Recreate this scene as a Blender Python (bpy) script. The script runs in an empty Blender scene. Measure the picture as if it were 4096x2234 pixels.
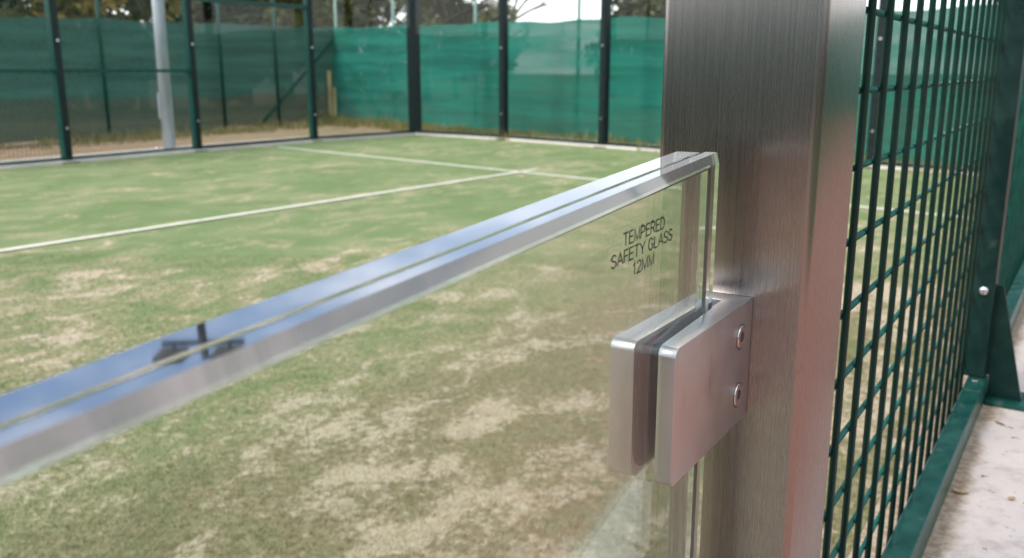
import bpy, bmesh, math, random
import numpy as np
from mathutils import Vector, Matrix

R = math.radians
random.seed(7)
rng = np.random.default_rng(11)
scene = bpy.context.scene
col = scene.collection

# ------------------------------------------------------------------ camera
EYE = 1.10                                   # camera height above the court
cam_d = bpy.data.cameras.new('camera')
cam = bpy.data.objects.new('camera', cam_d)
col.objects.link(cam)
cam.location = (0, 0, EYE)
cam.rotation_euler = (R(90 - 12.90), 0, 0)
cam_d.sensor_width = 36
cam_d.lens = 32.0
cam_d.clip_start = 0.01
cam_d.clip_end = 500
cam_d.dof.use_dof = True
cam_d.dof.focus_distance = 0.44
cam_d.dof.aperture_fstop = 17.0
scene.camera = cam

# ------------------------------------------------------------------ sky and sun
SUN_DIR = Vector((-0.62, -0.42, 0.80)).normalized()      # towards the sun
sun_el = math.asin(SUN_DIR.z)
sun_az = math.atan2(SUN_DIR.x, SUN_DIR.y)
world = bpy.data.worlds.new('World')
scene.world = world
world.use_nodes = True
wn, wl = world.node_tree.nodes, world.node_tree.links
wn.clear()
out = wn.new('ShaderNodeOutputWorld')
bg = wn.new('ShaderNodeBackground')
bg.inputs['Strength'].default_value = 0.11
sky = wn.new('ShaderNodeTexSky')
sky.sky_type = 'NISHITA'
sky.sun_disc = False
sky.sun_elevation = sun_el
sky.sun_rotation = sun_az
sky.dust_density = 1.5
tc = wn.new('ShaderNodeTexCoord')
sep = wn.new('ShaderNodeSeparateXYZ')
wl.new(tc.outputs['Generated'], sep.inputs[0])
def wmath(op, a, b=None, clamp=False):
    n = wn.new('ShaderNodeMath'); n.operation = op; n.use_clamp = clamp
    for i, v in enumerate((a, b)):
        if v is None: continue
        if isinstance(v, (int, float)): n.inputs[i].default_value = v
        else: wl.new(v, n.inputs[i])
    return n.outputs[0]
zz = wmath('ADD', wmath('MAXIMUM', sep.outputs['Z'], 0.0), 0.13)
comb = wn.new('ShaderNodeCombineXYZ')
wl.new(wmath('DIVIDE', sep.outputs['X'], zz), comb.inputs['X'])
wl.new(wmath('DIVIDE', sep.outputs['Y'], zz), comb.inputs['Y'])
cn = wn.new('ShaderNodeTexNoise')
cn.inputs['Scale'].default_value = 0.85
cn.inputs['Detail'].default_value = 7
cn.inputs['Roughness'].default_value = 0.55
wl.new(comb.outputs[0], cn.inputs['Vector'])
cr = wn.new('ShaderNodeMapRange'); cr.interpolation_type = 'SMOOTHSTEP'
wl.new(cn.outputs['Fac'], cr.inputs['Value'])
cr.inputs['From Min'].default_value = 0.38; cr.inputs['From Max'].default_value = 0.68
hz = wn.new('ShaderNodeMapRange'); hz.interpolation_type = 'SMOOTHSTEP'
wl.new(sep.outputs['Z'], hz.inputs['Value'])
hz.inputs['From Min'].default_value = 0.09; hz.inputs['From Max'].default_value = 0.30
hz.inputs['To Min'].default_value = 1.0; hz.inputs['To Max'].default_value = 0.0
fac = wmath('MAXIMUM', cr.outputs[0], hz.outputs[0], True)
cmix = wn.new('ShaderNodeMix'); cmix.data_type = 'RGBA'
wl.new(fac, cmix.inputs['Factor'])
wl.new(sky.outputs['Color'], cmix.inputs['A'])
cmix.inputs['B'].default_value = (8.7, 8.65, 8.75, 1)
wl.new(cmix.outputs['Result'], bg.inputs['Color'])
wl.new(bg.outputs[0], out.inputs['Surface'])

sl = bpy.data.lights.new('sun', 'SUN')
sl.energy = 1.4
sl.angle = R(14)
sl.color = (1.0, 0.95, 0.87)
so = bpy.data.objects.new('sun', sl)
col.objects.link(so)
so.location = (-6, -4, 9)
so.rotation_euler = SUN_DIR.to_track_quat('Z', 'Y').to_euler()

scene.view_settings.view_transform = 'Standard'
scene.view_settings.look = 'None'
scene.view_settings.exposure = 1.06
scene.view_settings.gamma = 1.0
scene.view_settings.use_curve_mapping = False
scene.render.engine = 'CYCLES'
scene.cycles.max_bounces = 14
scene.cycles.transmission_bounces = 12
scene.cycles.transparent_max_bounces = 24
scene.cycles.use_denoising = True

# ------------------------------------------------------------------ material helpers
class Mat:
    def __init__(self, name):
        self.m = bpy.data.materials.new(name); self.m.use_nodes = True
        self.n = self.m.node_tree.nodes; self.l = self.m.node_tree.links
        self.b = self.n['Principled BSDF']; self.o = self.n['Material Output']
    def s(self, **kw):
        for k, v in kw.items():
            k = k.replace('_', ' ')
            if k == 'Base Color' and len(v) == 3: v = (*v, 1)
            self.b.inputs[k].default_value = v
        return self
    def coord(self, kind='Object', scale=(1, 1, 1), loc=(0, 0, 0), rot=(0, 0, 0)):
        t = self.n.new('ShaderNodeTexCoord'); mp = self.n.new('ShaderNodeMapping')
        mp.inputs['Scale'].default_value = scale; mp.inputs['Location'].default_value = loc
        mp.inputs['Rotation'].default_value = rot
        self.l.new(t.outputs[kind], mp.inputs[0]); return mp.outputs[0]
    def noise(self, vec, scale, detail=4, rough=0.55, dist=0.0):
        t = self.n.new('ShaderNodeTexNoise')
        t.inputs['Scale'].default_value = scale; t.inputs['Detail'].default_value = detail
        t.inputs['Roughness'].default_value = rough; t.inputs['Distortion'].default_value = dist
        if vec is not None: self.l.new(vec, t.inputs['Vector'])
        return t.outputs['Fac']
    def ramp(self, v, a, b, lo=0.0, hi=1.0, smooth=True):
        t = self.n.new('ShaderNodeMapRange')
        if smooth: t.interpolation_type = 'SMOOTHSTEP'
        self.l.new(v, t.inputs['Value'])
        t.inputs['From Min'].default_value = a; t.inputs['From Max'].default_value = b
        t.inputs['To Min'].default_value = lo; t.inputs['To Max'].default_value = hi
        return t.outputs[0]
    def mix(self, f, a, b):
        t = self.n.new('ShaderNodeMix'); t.data_type = 'RGBA'
        for sk, v in (('Factor', f), ('A', a), ('B', b)):
            if isinstance(v, tuple): t.inputs[sk].default_value = (*v, 1) if len(v) == 3 else v
            elif isinstance(v, (int, float)): t.inputs[sk].default_value = v
            else: self.l.new(v, t.inputs[sk])
        return t.outputs['Result']
    def math(self, op, a, b=None, clamp=False):
        t = self.n.new('ShaderNodeMath'); t.operation = op; t.use_clamp = clamp
        for i, v in enumerate((a, b)):
            if v is None: continue
            if isinstance(v, (int, float)): t.inputs[i].default_value = v
            else: self.l.new(v, t.inputs[i])
        return t.outputs[0]
    def set(self, sock, v): self.l.new(v, self.b.inputs[sock]); return self
    def bump(self, h, strength=0.3, dist=0.01):
        t = self.n.new('ShaderNodeBump')
        t.inputs['Strength'].default_value = strength; t.inputs['Distance'].default_value = dist
        self.l.new(h, t.inputs['Height']); self.l.new(t.outputs[0], self.b.inputs['Normal'])
        return self

M = {}

# brushed stainless steel; streaks run along the brushing direction
def steel(name, streak, colour, r0, r1, kind='Object', aniso=0.0, bump=0.06):
    k = Mat(name).s(Metallic=1.0, Base_Color=colour)
    v = k.coord(kind, streak)
    fine = k.noise(v, 1.0, 6, 0.7)
    blot = k.noise(k.coord(kind, (14, 14, 6)), 1.0, 4, 0.6)
    tot = k.math('ADD', k.math('MULTIPLY', fine, 0.75), k.math('MULTIPLY', blot, 0.45))
    k.set('Roughness', k.ramp(tot, 0.35, 0.85, r0, r1))
    speck = k.noise(k.coord(kind, (60, 60, 45)), 1.0, 2, 0.5)
    spots = k.ramp(speck, 0.76, 0.80)
    base = k.mix(k.ramp(fine, 0.3, 0.7), tuple(c * 0.97 for c in colour), colour)
    base = k.mix(k.math('MULTIPLY', k.ramp(blot, 0.5, 0.75), 0.25), base, (0.36, 0.30, 0.26))
    smear = k.noise(k.coord(kind, (35, 35, 12)), 1.0, 5, 0.7, 0.6)
    base = k.mix(k.math('MULTIPLY', k.ramp(smear, 0.58, 0.72), 0.30), base, (0.22, 0.17, 0.13))
    k.set('Base Color', k.mix(spots, base, (0.16, 0.09, 0.06)))
    if bump: k.bump(fine, bump, 0.0006)
    if aniso:
        tg = k.n.new('ShaderNodeTangent'); tg.direction_type = 'RADIAL'; tg.axis = 'Z'
        k.l.new(tg.outputs[0], k.b.inputs['Tangent']); k.b.inputs['Anisotropic'].default_value = aniso
    return k.m
M['post_steel'] = steel('brushed_post_steel', (900, 900, 7), (0.41, 0.380, 0.362), 0.24, 0.31, aniso=0.85, bump=0.0)
M['clamp_steel'] = steel('brushed_clamp_steel', (1500, 45, 60), (0.58, 0.565, 0.56), 0.30, 0.44)
k = Mat('screw_steel').s(Metallic=1.0, Base_Color=(0.66, 0.62, 0.60), Roughness=0.16); M['screw'] = k.m
k = Mat('zinc_bolt').s(Metallic=1.0, Base_Color=(0.75, 0.76, 0.78), Roughness=0.28); M['zinc'] = k.m
k = Mat('dark_socket').s(Metallic=1.0, Base_Color=(0.20, 0.18, 0.17), Roughness=0.35); M['socket'] = k.m
k = Mat('black_rubber').s(Base_Color=(0.012, 0.014, 0.015), Roughness=0.55)
k.bump(k.noise(k.coord(), 400, 3), 0.2, 0.0005); M['rubber'] = k.m

# glass with refraction for the panel at hand
k = Mat('clear_glass').s(Base_Color=(0.93, 0.985, 0.955), Roughness=0.0, IOR=1.29)
k.b.inputs['Transmission Weight'].default_value = 1.0
M['glass'] = k.m
k = Mat('polished_glass_edge').s(Base_Color=(0.62, 0.88, 0.82), Roughness=0.012, IOR=1.52)
k.b.inputs['Transmission Weight'].default_value = 1.0
gl = k.n.new('ShaderNodeBsdfGlossy'); gl.inputs['Roughness'].default_value = 0.045
gl.inputs['Color'].default_value = (0.84, 0.86, 0.90, 1)
ms = k.n.new('ShaderNodeMixShader'); ms.inputs[0].default_value = 0.52
k.l.new(k.b.outputs[0], ms.inputs[1]); k.l.new(gl.outputs[0], ms.inputs[2])
k.l.new(ms.outputs[0], k.o.inputs['Surface'])
M['glass_edge'] = k.m
k = Mat('ground_glass_bevel').s(Base_Color=(0.36, 0.70, 0.66), Roughness=0.05, IOR=1.5)
k.b.inputs['Transmission Weight'].default_value = 1.0
stk = k.noise(k.coord('Object', (30, 120, 30)), 1.0, 4, 0.6)
df = k.n.new('ShaderNodeBsdfDiffuse'); k.l.new(k.mix(k.ramp(stk, 0.3, 0.7), (0.56, 0.48, 0.34), (0.86, 0.71, 0.58)), df.inputs['Color'])
by = k.n.new('ShaderNodeSeparateXYZ'); k.l.new(k.coord('Object'), by.inputs[0])
frost_refl = k.math('MULTIPLY', k.ramp(by.outputs[1], -0.40, -0.22, 1.0, 0.08), k.ramp(k.noise(k.coord('Object', (4, 14, 4)), 1.0, 2), 0.35, 0.65, 0.40, 0.70))  # ground frosting; its fade along the edge puts the reflection into the colour
ms = k.n.new('ShaderNodeMixShader'); k.l.new(frost_refl, ms.inputs[0])
k.l.new(k.b.outputs[0], ms.inputs[1]); k.l.new(df.outputs[0], ms.inputs[2])
gl = k.n.new('ShaderNodeBsdfGlossy'); gl.inputs['Roughness'].default_value = 0.06
m2 = k.n.new('ShaderNodeMixShader'); m2.inputs[0].default_value = 0.12
k.l.new(ms.outputs[0], m2.inputs[1]); k.l.new(gl.outputs[0], m2.inputs[2])
k.l.new(m2.outputs[0], k.o.inputs['Surface'])
M['glass_bevel'] = k.m
k = Mat('interlayer_strip').s(Base_Color=(0.022, 0.050, 0.042), Roughness=0.5); M['interlayer'] = k.m
k = Mat('printed_ink').s(Base_Color=(0.012, 0.011, 0.010), Roughness=0.6); M['ink'] = k.m

# thin wall glass of the court
k = Mat('court_glass')
tr = k.n.new('ShaderNodeBsdfTransparent'); tr.inputs[0].default_value = (0.95, 0.985, 0.97, 1)
gl = k.n.new('ShaderNodeBsdfGlossy'); gl.inputs['Roughness'].default_value = 0.01
lw = k.n.new('ShaderNodeLayerWeight')
fr = k.math('ADD', k.math('MULTIPLY', k.math('POWER', lw.outputs['Facing'], 5.0), 0.9), 0.016)
ms = k.n.new('ShaderNodeMixShader')
k.l.new(fr, ms.inputs[0]); k.l.new(tr.outputs[0], ms.inputs[1]); k.l.new(gl.outputs[0], ms.inputs[2])
k.l.new(ms.outputs[0], k.o.inputs['Surface']); M['court_glass'] = k.m

def paint(name, colour, rough=0.38, scuff=0.5):
    k = Mat(name).s(Roughness=rough)
    a = k.noise(k.coord('Object', (1, 1, 1)), 22, 5, 0.6)
    b = k.noise(k.coord('Object', (40, 40, 40)), 1, 3, 0.6)
    k.b.inputs['Specular IOR Level'].default_value = 0.28
    c = k.mix(k.ramp(a, 0.35, 0.75), colour, tuple(min(1, x * 1.5 + 0.006) for x in colour))
    c = k.mix(k.math('MULTIPLY', k.ramp(b, 0.62, 0.72), scuff), c, (0.18, 0.19, 0.16))
    k.set('Base Color', c); k.set('Roughness', k.ramp(a, 0.3, 0.8, rough - 0.08, rough + 0.15))
    return k.m
M['green'] = paint('green_powder_coat', (0.004, 0.055, 0.042), 0.34, 0.25)
M['green_wire'] = paint('green_coated_wire', (0.006, 0.090, 0.070), 0.30, 0.0)
M['green_dark'] = paint('dark_green_powder_coat', (0.002, 0.042, 0.033), 0.45, 0.1)
M['wire_shaded'] = paint('shaded_green_wire', (0.002, 0.034, 0.027), 0.34, 0.0)  # backlit shade of the upright wires, put into the coating colour
M['near_post'] = paint('shaded_post_coat', (0.001, 0.020, 0.016), 0.45, 0.15)  # shade of the post facing away from the light, put into a darker green
M['post_black'] = paint('near_black_green_paint', (0.003, 0.010, 0.011), 0.5, 0.05)
k = Mat('galvanised_steel').s(Metallic=0.35, Roughness=0.5)
k.set('Base Color', k.mix(k.ramp(k.noise(k.coord('Object', (9, 9, 2)), 1, 4), 0.3, 0.7), (0.36, 0.40, 0.45), (0.48, 0.52, 0.57)))
M['galv'] = k.m
k = Mat('lamp_housing').s(Base_Color=(0.03, 0.035, 0.04), Roughness=0.5); M['lamp'] = k.m
k = Mat('lamp_lens').s(Base_Color=(0.55, 0.57, 0.60), Roughness=0.15); M['lens'] = k.m

# turf with sand infill
def turf_colour(k, pos):
    far = k.n.new('ShaderNodeSeparateXYZ'); k.l.new(pos, far.inputs[0])
    # sand and the painted clay reflection lie along the near fence: signed distance from it
    dist = k.math('SUBTRACT', k.math('MULTIPLY', far.outputs[1], 0.543), k.math('MULTIPLY', far.outputs[0], 0.84))
    wear = k.ramp(k.math('ADD', k.math('MULTIPLY', dist, 0.35), far.outputs[1]), 2.2, 8.5, 0.080, -0.045, False)
    big = k.noise(pos, 0.75, 4, 0.6, 0.5)
    mp = k.n.new('ShaderNodeMapping'); mp.vector_type = 'TEXTURE'; mp.inputs['Rotation'].default_value = (0, 0, R(62))
    mp.inputs['Scale'].default_value = (0.34, 0.21, 1); k.l.new(pos, mp.inputs[0])
    mid = k.noise(mp.outputs[0], 1.0, 6, 0.62, 0.7)
    fine = k.noise(pos, 38, 5, 0.72, 0.4)
    fib = k.noise(pos, 260, 2, 0.6)
    s = k.math('ADD', k.math('MULTIPLY', big, 0.42), k.math('MULTIPLY', mid, 0.62))
    s = k.math('ADD', s, k.math('MULTIPLY', fine, 0.34))
    s = k.math('SUBTRACT', s, 0.09)
    s = k.math('ADD', s, wear)
    sand = k.ramp(s, 0.655, 0.735)
    hue = k.noise(pos, 1.4, 3, 0.5)
    green = k.mix(k.ramp(hue, 0.35, 0.7), (0.185, 0.268, 0.092), (0.295, 0.350, 0.165))
    green = k.mix(k.ramp(fib, 0.35, 0.7), green, (0.115, 0.185, 0.056))
    olive = k.mix(k.ramp(fine, 0.3, 0.7), (0.240, 0.245, 0.105), (0.430, 0.395, 0.230))
    c = k.mix(k.ramp(s, 0.545, 0.67), green, olive)
    clay_refl = k.ramp(k.math('ADD', dist, k.math('MULTIPLY', k.math('SUBTRACT', mid, 0.5), 1.1)), 1.85, 2.25, 0.62, 0.0)  # brown reflection of the clay path in the glass, put into the turf colour
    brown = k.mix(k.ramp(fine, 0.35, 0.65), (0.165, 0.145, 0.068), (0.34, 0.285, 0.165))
    clay_refl = k.math('MULTIPLY', clay_refl, k.ramp(far.outputs[1], 4.0, 5.2, 1.0, 0.0))
    c = k.mix(clay_refl, c, brown)
    deep = k.ramp(k.noise(pos, 2.3, 5, 0.65, 0.8), 0.55, 0.70, 0.0, 0.60)
    c = k.mix(deep, c, k.mix(k.ramp(fib, 0.35, 0.7), (0.130, 0.190, 0.060), (0.080, 0.125, 0.040)))
    sandc = k.mix(k.ramp(fine, 0.3, 0.7), (0.56, 0.46, 0.33), (0.74, 0.625, 0.49))
    c = k.mix(k.math('MULTIPLY', sand, 0.85), c, sandc)
    return c, fine, fib
k = Mat('sanded_turf').s(Roughness=0.95)
g = k.n.new('ShaderNodeNewGeometry')
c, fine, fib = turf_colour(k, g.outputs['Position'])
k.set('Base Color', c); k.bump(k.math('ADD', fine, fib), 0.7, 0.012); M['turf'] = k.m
k = Mat('turf_fibre').s(Roughness=0.8)
g = k.n.new('ShaderNodeNewGeometry')
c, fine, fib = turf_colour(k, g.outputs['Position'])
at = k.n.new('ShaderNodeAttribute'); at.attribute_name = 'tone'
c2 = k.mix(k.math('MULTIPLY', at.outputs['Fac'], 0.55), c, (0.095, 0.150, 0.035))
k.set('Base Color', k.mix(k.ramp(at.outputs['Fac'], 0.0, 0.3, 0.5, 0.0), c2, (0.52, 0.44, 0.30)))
M['fibre'] = k.m
k = Mat('line_yarn').s(Roughness=0.95)
n1 = k.noise(k.coord('Object'), 14, 5, 0.65)
k.set('Base Color', k.mix(k.ramp(n1, 0.42, 0.75), (0.72, 0.71, 0.60), (0.50, 0.49, 0.34))); M['line'] = k.m

k = Mat('pale_concrete').s(Roughness=0.85)
v = k.coord('Object')
a, b2, c3 = k.noise(v, 3.0, 6, 0.65), k.noise(v, 24, 6, 0.7), k.noise(v, 46, 3, 0.5)
cc = k.mix(k.ramp(a, 0.35, 0.7), (0.72, 0.635, 0.58), (0.62, 0.545, 0.49))
cc = k.mix(k.math('MULTIPLY', k.ramp(b2, 0.48, 0.70), 0.60), cc, (0.44, 0.375, 0.32))
cc = k.mix(k.ramp(c3, 0.665, 0.715), cc, (0.15, 0.12, 0.08))
pk = k.noise(v, 120, 3, 0.6); cc = k.mix(k.math('MULTIPLY', k.ramp(pk, 0.62, 0.72), 0.45), cc, (0.30, 0.25, 0.20))
pn = k.n.new('ShaderNodeSeparateXYZ'); k.l.new(v, pn.inputs[0])
lx = k.math('SUBTRACT', k.math('MULTIPLY', k.math('SUBTRACT', pn.outputs[0], 0.1482), 0.8396), k.math('MULTIPLY', k.math('SUBTRACT', pn.outputs[1], 0.4435), 0.5432))
ed = k.math('ADD', lx, k.math('MULTIPLY', k.math('SUBTRACT', k.noise(v, 16, 5, 0.7), 0.5), 0.06))
cc = k.mix(k.ramp(ed, 0.028, 0.046, 0.95, 0.0), cc, k.mix(k.ramp(pk, 0.4, 0.6), (0.30, 0.215, 0.135), (0.45, 0.35, 0.25)))
k.set('Base Color', cc); k.bump(k.math('ADD', b2, a), 0.35, 0.004); M['concrete'] = k.m
k = Mat('kerb_concrete').s(Roughness=0.9)
v = k.coord('Object'); a, b2 = k.noise(v, 2.2, 5, 0.6), k.noise(v, 15, 5, 0.7)
cc = k.mix(k.ramp(a, 0.3, 0.7), (0.74, 0.70, 0.66), (0.58, 0.54, 0.50))
k.set('Base Color', k.mix(k.math('MULTIPLY', k.ramp(b2, 0.5, 0.8), 0.5), cc, (0.22, 0.19, 0.15))); M['kerb'] = k.m
k = Mat('red_clay_paving').s(Roughness=0.8)
br = k.n.new('ShaderNodeTexBrick'); br.inputs['Scale'].default_value = 5
br.inputs['Color1'].default_value = (0.33, 0.155, 0.115, 1); br.inputs['Color2'].default_value = (0.38, 0.19, 0.145, 1)
br.inputs['Mortar'].default_value = (0.30, 0.23, 0.19, 1); br.inputs['Mortar Size'].default_value = 0.012
k.l.new(k.coord('Object'), br.inputs['Vector']); k.set('Base Color', br.outputs['Color']); M['clay'] = k.m

k = Mat('lawn_grass').s(Roughness=0.95)
v = k.coord('Object'); a, b2 = k.noise(v, 1.2, 5, 0.6), k.noise(v, 30, 4, 0.7)
k.set('Base Color', k.mix(k.ramp(b2, 0.3, 0.7), k.mix(a, (0.05, 0.085, 0.025), (0.09, 0.12, 0.04)), (0.035, 0.06, 0.018))); k.bump(b2, 0.6, 0.02); M['lawn'] = k.m
k = Mat('dry_earth').s(Roughness=0.95)
v = k.coord('Object'); a, b2, d = k.noise(v, 0.5, 5, 0.6), k.noise(v, 5, 6, 0.7), k.noise(v, 1.3, 5, 0.65)
cc = k.mix(k.ramp(b2, 0.3, 0.7), (0.22, 0.145, 0.080), (0.34, 0.240, 0.145))
xyz = k.n.new('ShaderNodeSeparateXYZ'); k.l.new(v, xyz.inputs[0])
right = k.ramp(xyz.outputs[0], -4.5, 0.5, -0.06, 0.20)
cc = k.mix(k.ramp(k.math('ADD', d, right), 0.50, 0.68), cc, k.mix(k.ramp(b2, 0.35, 0.7), (0.10, 0.12, 0.035), (0.22, 0.20, 0.075)))
k.set('Base Color', cc); k.bump(b2, 0.6, 0.05); M['earth'] = k.m

# woven windbreak net: see-through weave, light passes through it
def netting(name, colour, opacity, dusty=False):
    k = Mat(name)
    v = k.coord('Object', (0.35, 0.35, 5.5))
    st = k.noise(v, 1.0, 5, 0.65)
    dirt = k.noise(k.coord('Object', (0.5, 0.5, 0.9)), 1.0, 4, 0.6)
    c = k.mix(k.ramp(st, 0.35, 0.68), tuple(x * 0.80 for x in colour), tuple(x * 1.14 for x in colour))
    c = k.mix(k.math('MULTIPLY', k.ramp(dirt, 0.5, 0.75), 0.25), c, (0.05, 0.13, 0.09))
    if dusty:
        xyz = k.n.new('ShaderNodeSeparateXYZ'); k.l.new(k.coord('Object'), xyz.inputs[0])
        edge = k.math('ADD', xyz.outputs[2], k.math('MULTIPLY', k.noise(k.coord('Object', (0.6, 0.6, 1.5)), 1.0, 4), 0.35))
        c = k.mix(k.ramp(edge, 0.70, 0.86, 0.60, 0.0), c, (0.085, 0.078, 0.052))
    di = k.n.new('ShaderNodeBsdfDiffuse'); tl = k.n.new('ShaderNodeBsdfTranslucent'); tp = k.n.new('ShaderNodeBsdfTransparent')
    k.l.new(c, di.inputs['Color']); k.l.new(c, tl.inputs['Color'])
    m1 = k.n.new('ShaderNodeMixShader'); m1.inputs[0].default_value = 0.42
    k.l.new(di.outputs[0], m1.inputs[1]); k.l.new(tl.outputs[0], m1.inputs[2])
    m2 = k.n.new('ShaderNodeMixShader')
    k.l.new(k.ramp(st, 0.3, 0.7, opacity - 0.05, opacity + 0.03), m2.inputs[0])
    k.l.new(tp.outputs[0], m2.inputs[1]); k.l.new(m1.outputs[0], m2.inputs[2])
    k.l.new(m2.outputs[0], k.o.inputs['Surface'])
    return k.m
M['net_bright'] = netting('teal_woven_net', (0.032, 0.205, 0.162), 0.95)
M['net_dark'] = netting('shaded_green_net', (0.050, 0.122, 0.102), 0.95, True)  # net wings turned from the light, their shade put into the colour

def leafmat(name, c0, c1, trans=0.35):
    k = Mat(name).s(Roughness=0.6)
    oi = k.n.new('ShaderNodeAttribute'); oi.attribute_name = 'tone'
    c = k.mix(oi.outputs['Fac'], c0, c1)
    k.set('Base Color', c)
    tl = k.n.new('ShaderNodeBsdfTranslucent'); k.l.new(c, tl.inputs['Color'])
    ms = k.n.new('ShaderNodeMixShader'); ms.inputs[0].default_value = trans
    k.l.new(k.b.outputs[0], ms.inputs[1]); k.l.new(tl.outputs[0], ms.inputs[2])
    k.l.new(ms.outputs[0], k.o.inputs['Surface']); return k.m
M['leaf_dark'] = leafmat('evergreen_leaf', (0.026, 0.040, 0.016), (0.115, 0.125, 0.040))
M['leaf_yellow'] = leafmat('yellowing_leaf', (0.12, 0.10, 0.022), (0.40, 0.30, 0.065))
M['leaf_mid'] = leafmat('mid_green_leaf', (0.060, 0.078, 0.024), (0.23, 0.22, 0.065))
M['leaf_grey'] = leafmat('grey_olive_leaf', (0.085, 0.095, 0.036), (0.25, 0.235, 0.105))
M['weed'] = leafmat('dry_weed', (0.10, 0.12, 0.03), (0.42, 0.34, 0.14))
k = Mat('bark').s(Roughness=0.95)
k.set('Base Color', k.mix(k.ramp(k.noise(k.coord('Object', (6, 6, 1.5)), 1, 5), 0.3, 0.7), (0.07, 0.05, 0.035), (0.17, 0.13, 0.10))); M['bark'] = k.m
k = Mat('weathered_wood').s(Roughness=0.9)
k.set('Base Color', k.mix(k.ramp(k.noise(k.coord('Object', (20, 20, 2)), 1, 5), 0.3, 0.7), (0.30, 0.22, 0.10), (0.50, 0.42, 0.22))); M['wood'] = k.m
k = Mat('grey_render').s(Roughness=0.9)
k.set('Base Color', k.mix(k.ramp(k.noise(k.coord('Object'), 0.8, 5), 0.3, 0.7), (0.44, 0.45, 0.45), (0.54, 0.54, 0.53))); M['render'] = k.m
k = Mat('slate_roof').s(Roughness=0.8, Base_Color=(0.10, 0.09, 0.085)); M['slate'] = k.m
k = Mat('window_dark').s(Roughness=0.1, Base_Color=(0.03, 0.035, 0.04)); M['win'] = k.m

# ------------------------------------------------------------------ mesh helpers
def link(name, me, mats, parent=None):
    o = bpy.data.objects.new(name, me)
    col.objects.link(o)
    if not isinstance(mats, (list, tuple)): mats = [mats]
    if not me.materials:
        for m in mats: me.materials.append(m)
    if parent is not None: o.parent = parent
    return o
def bm_obj(name, bm, mats, parent=None, smooth=False):
    bmesh.ops.recalc_face_normals(bm, faces=bm.faces)
    me = bpy.data.meshes.new(name); bm.to_mesh(me); bm.free()
    if smooth: me.shade_smooth()
    return link(name, me, mats, parent)
def tag(o, label=None, cat=None, group=None, kind=None):
    if label: o['label'] = label
    if cat: o['category'] = cat
    if group: o['group'] = group
    if kind: o['kind'] = kind
    return o
def empty(name, loc=(0, 0, 0), rz=0):
    o = bpy.data.objects.new(name, None); col.objects.link(o)
    o.location = loc; o.rotation_euler = (0, 0, rz); o.empty_display_size = 0.1
    return o
def box(bm, x0, x1, y0, y1, z0, z1):
    vs = [bm.verts.new((x, y, z)) for x in (x0, x1) for y in (y0, y1) for z in (z0, z1)]
    for f in ((0, 1, 3, 2), (4, 6, 7, 5), (0, 4, 5, 1), (2, 3, 7, 6), (0, 2, 6, 4), (1, 5, 7, 3)):
        bm.faces.new([vs[i] for i in f])
    return vs
def boxobj(name, dims, mat, parent=None, bevel=0.0, seg=2):
    bm = bmesh.new(); box(bm, *dims)
    if bevel:
        bmesh.ops.bevel(bm, geom=bm.edges[:], offset=bevel, segments=seg, affect='EDGES', profile=0.6)
    return bm_obj(name, bm, mat, parent)
def prism(bm, pts, z0, z1):
    lo = [bm.verts.new((x, y, z0)) for x, y in pts]; hi = [bm.verts.new((x, y, z1)) for x, y in pts]
    bm.faces.new(lo[::-1]); bm.faces.new(hi)
    for i in range(len(pts)):
        j = (i + 1) % len(pts); bm.faces.new((lo[i], lo[j], hi[j], hi[i]))
def tube(bm, p, q, r0, r1=None, n=10, cap=True):
    p, q = Vector(p), Vector(q); r1 = r0 if r1 is None else r1
    d = (q - p).normalized(); a = d.orthogonal().normalized(); b = d.cross(a)
    A, B_ = [], []
    for i in range(n):
        t = 2 * math.pi * i / n; u = a * math.cos(t) + b * math.sin(t)
        A.append(bm.verts.new(p + u * r0)); B_.append(bm.verts.new(q + u * r1))
    for i in range(n):
        j = (i + 1) % n; bm.faces.new((A[i], A[j], B_[j], B_[i])).smooth = True
    if cap: bm.faces.new(A[::-1]); bm.faces.new(B_)
def tubeobj(name, p, q, r, mat, parent=None, n=10, r1=None):
    bm = bmesh.new(); tube(bm, p, q, r, r1, n); return bm_obj(name, bm, mat, parent)
def arrays_mesh(name, verts, faces, tone=None):
    """verts (n,3); faces (m,k) all the same size"""
    me = bpy.data.meshes.new(name); m, kk = faces.shape
    me.vertices.add(len(verts)); me.vertices.foreach_set('co', verts.astype(np.float32).ravel())
    me.loops.add(m * kk); me.loops.foreach_set('vertex_index', faces.astype(np.int32).ravel())
    me.polygons.add(m)
    me.polygons.foreach_set('loop_start', np.arange(0, m * kk, kk, dtype=np.int32))
    me.polygons.foreach_set('loop_total', np.full(m, kk, dtype=np.int32))
    if tone is not None:
        a = me.attributes.new('tone', 'FLOAT', 'FACE'); a.data.foreach_set('value', tone.astype(np.float32))
    me.update(calc_edges=True); return me

# local frame of the near fence: x towards the terrace, y along the fence
FB = Vector((0.1482, 0.4435)); YAW = R(32.9)
EX = Vector((math.cos(YAW), -math.sin(YAW))); EY = Vector((math.sin(YAW), math.cos(YAW)))
def fl(x, y, z=0.0):
    p = FB + EX * x + EY * y; return Vector((p.x, p.y, z))
SLAB = 0.665

# ------------------------------------------------------------------ ground, court, terrace
bm = bmesh.new(); bmesh.ops.create_grid(bm, x_segments=2, y_segments=2, size=300)
for v_ in bm.verts: v_.co.z = -0.05
tag(bm_obj('ground', bm, M['earth']), kind='structure')

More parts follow.
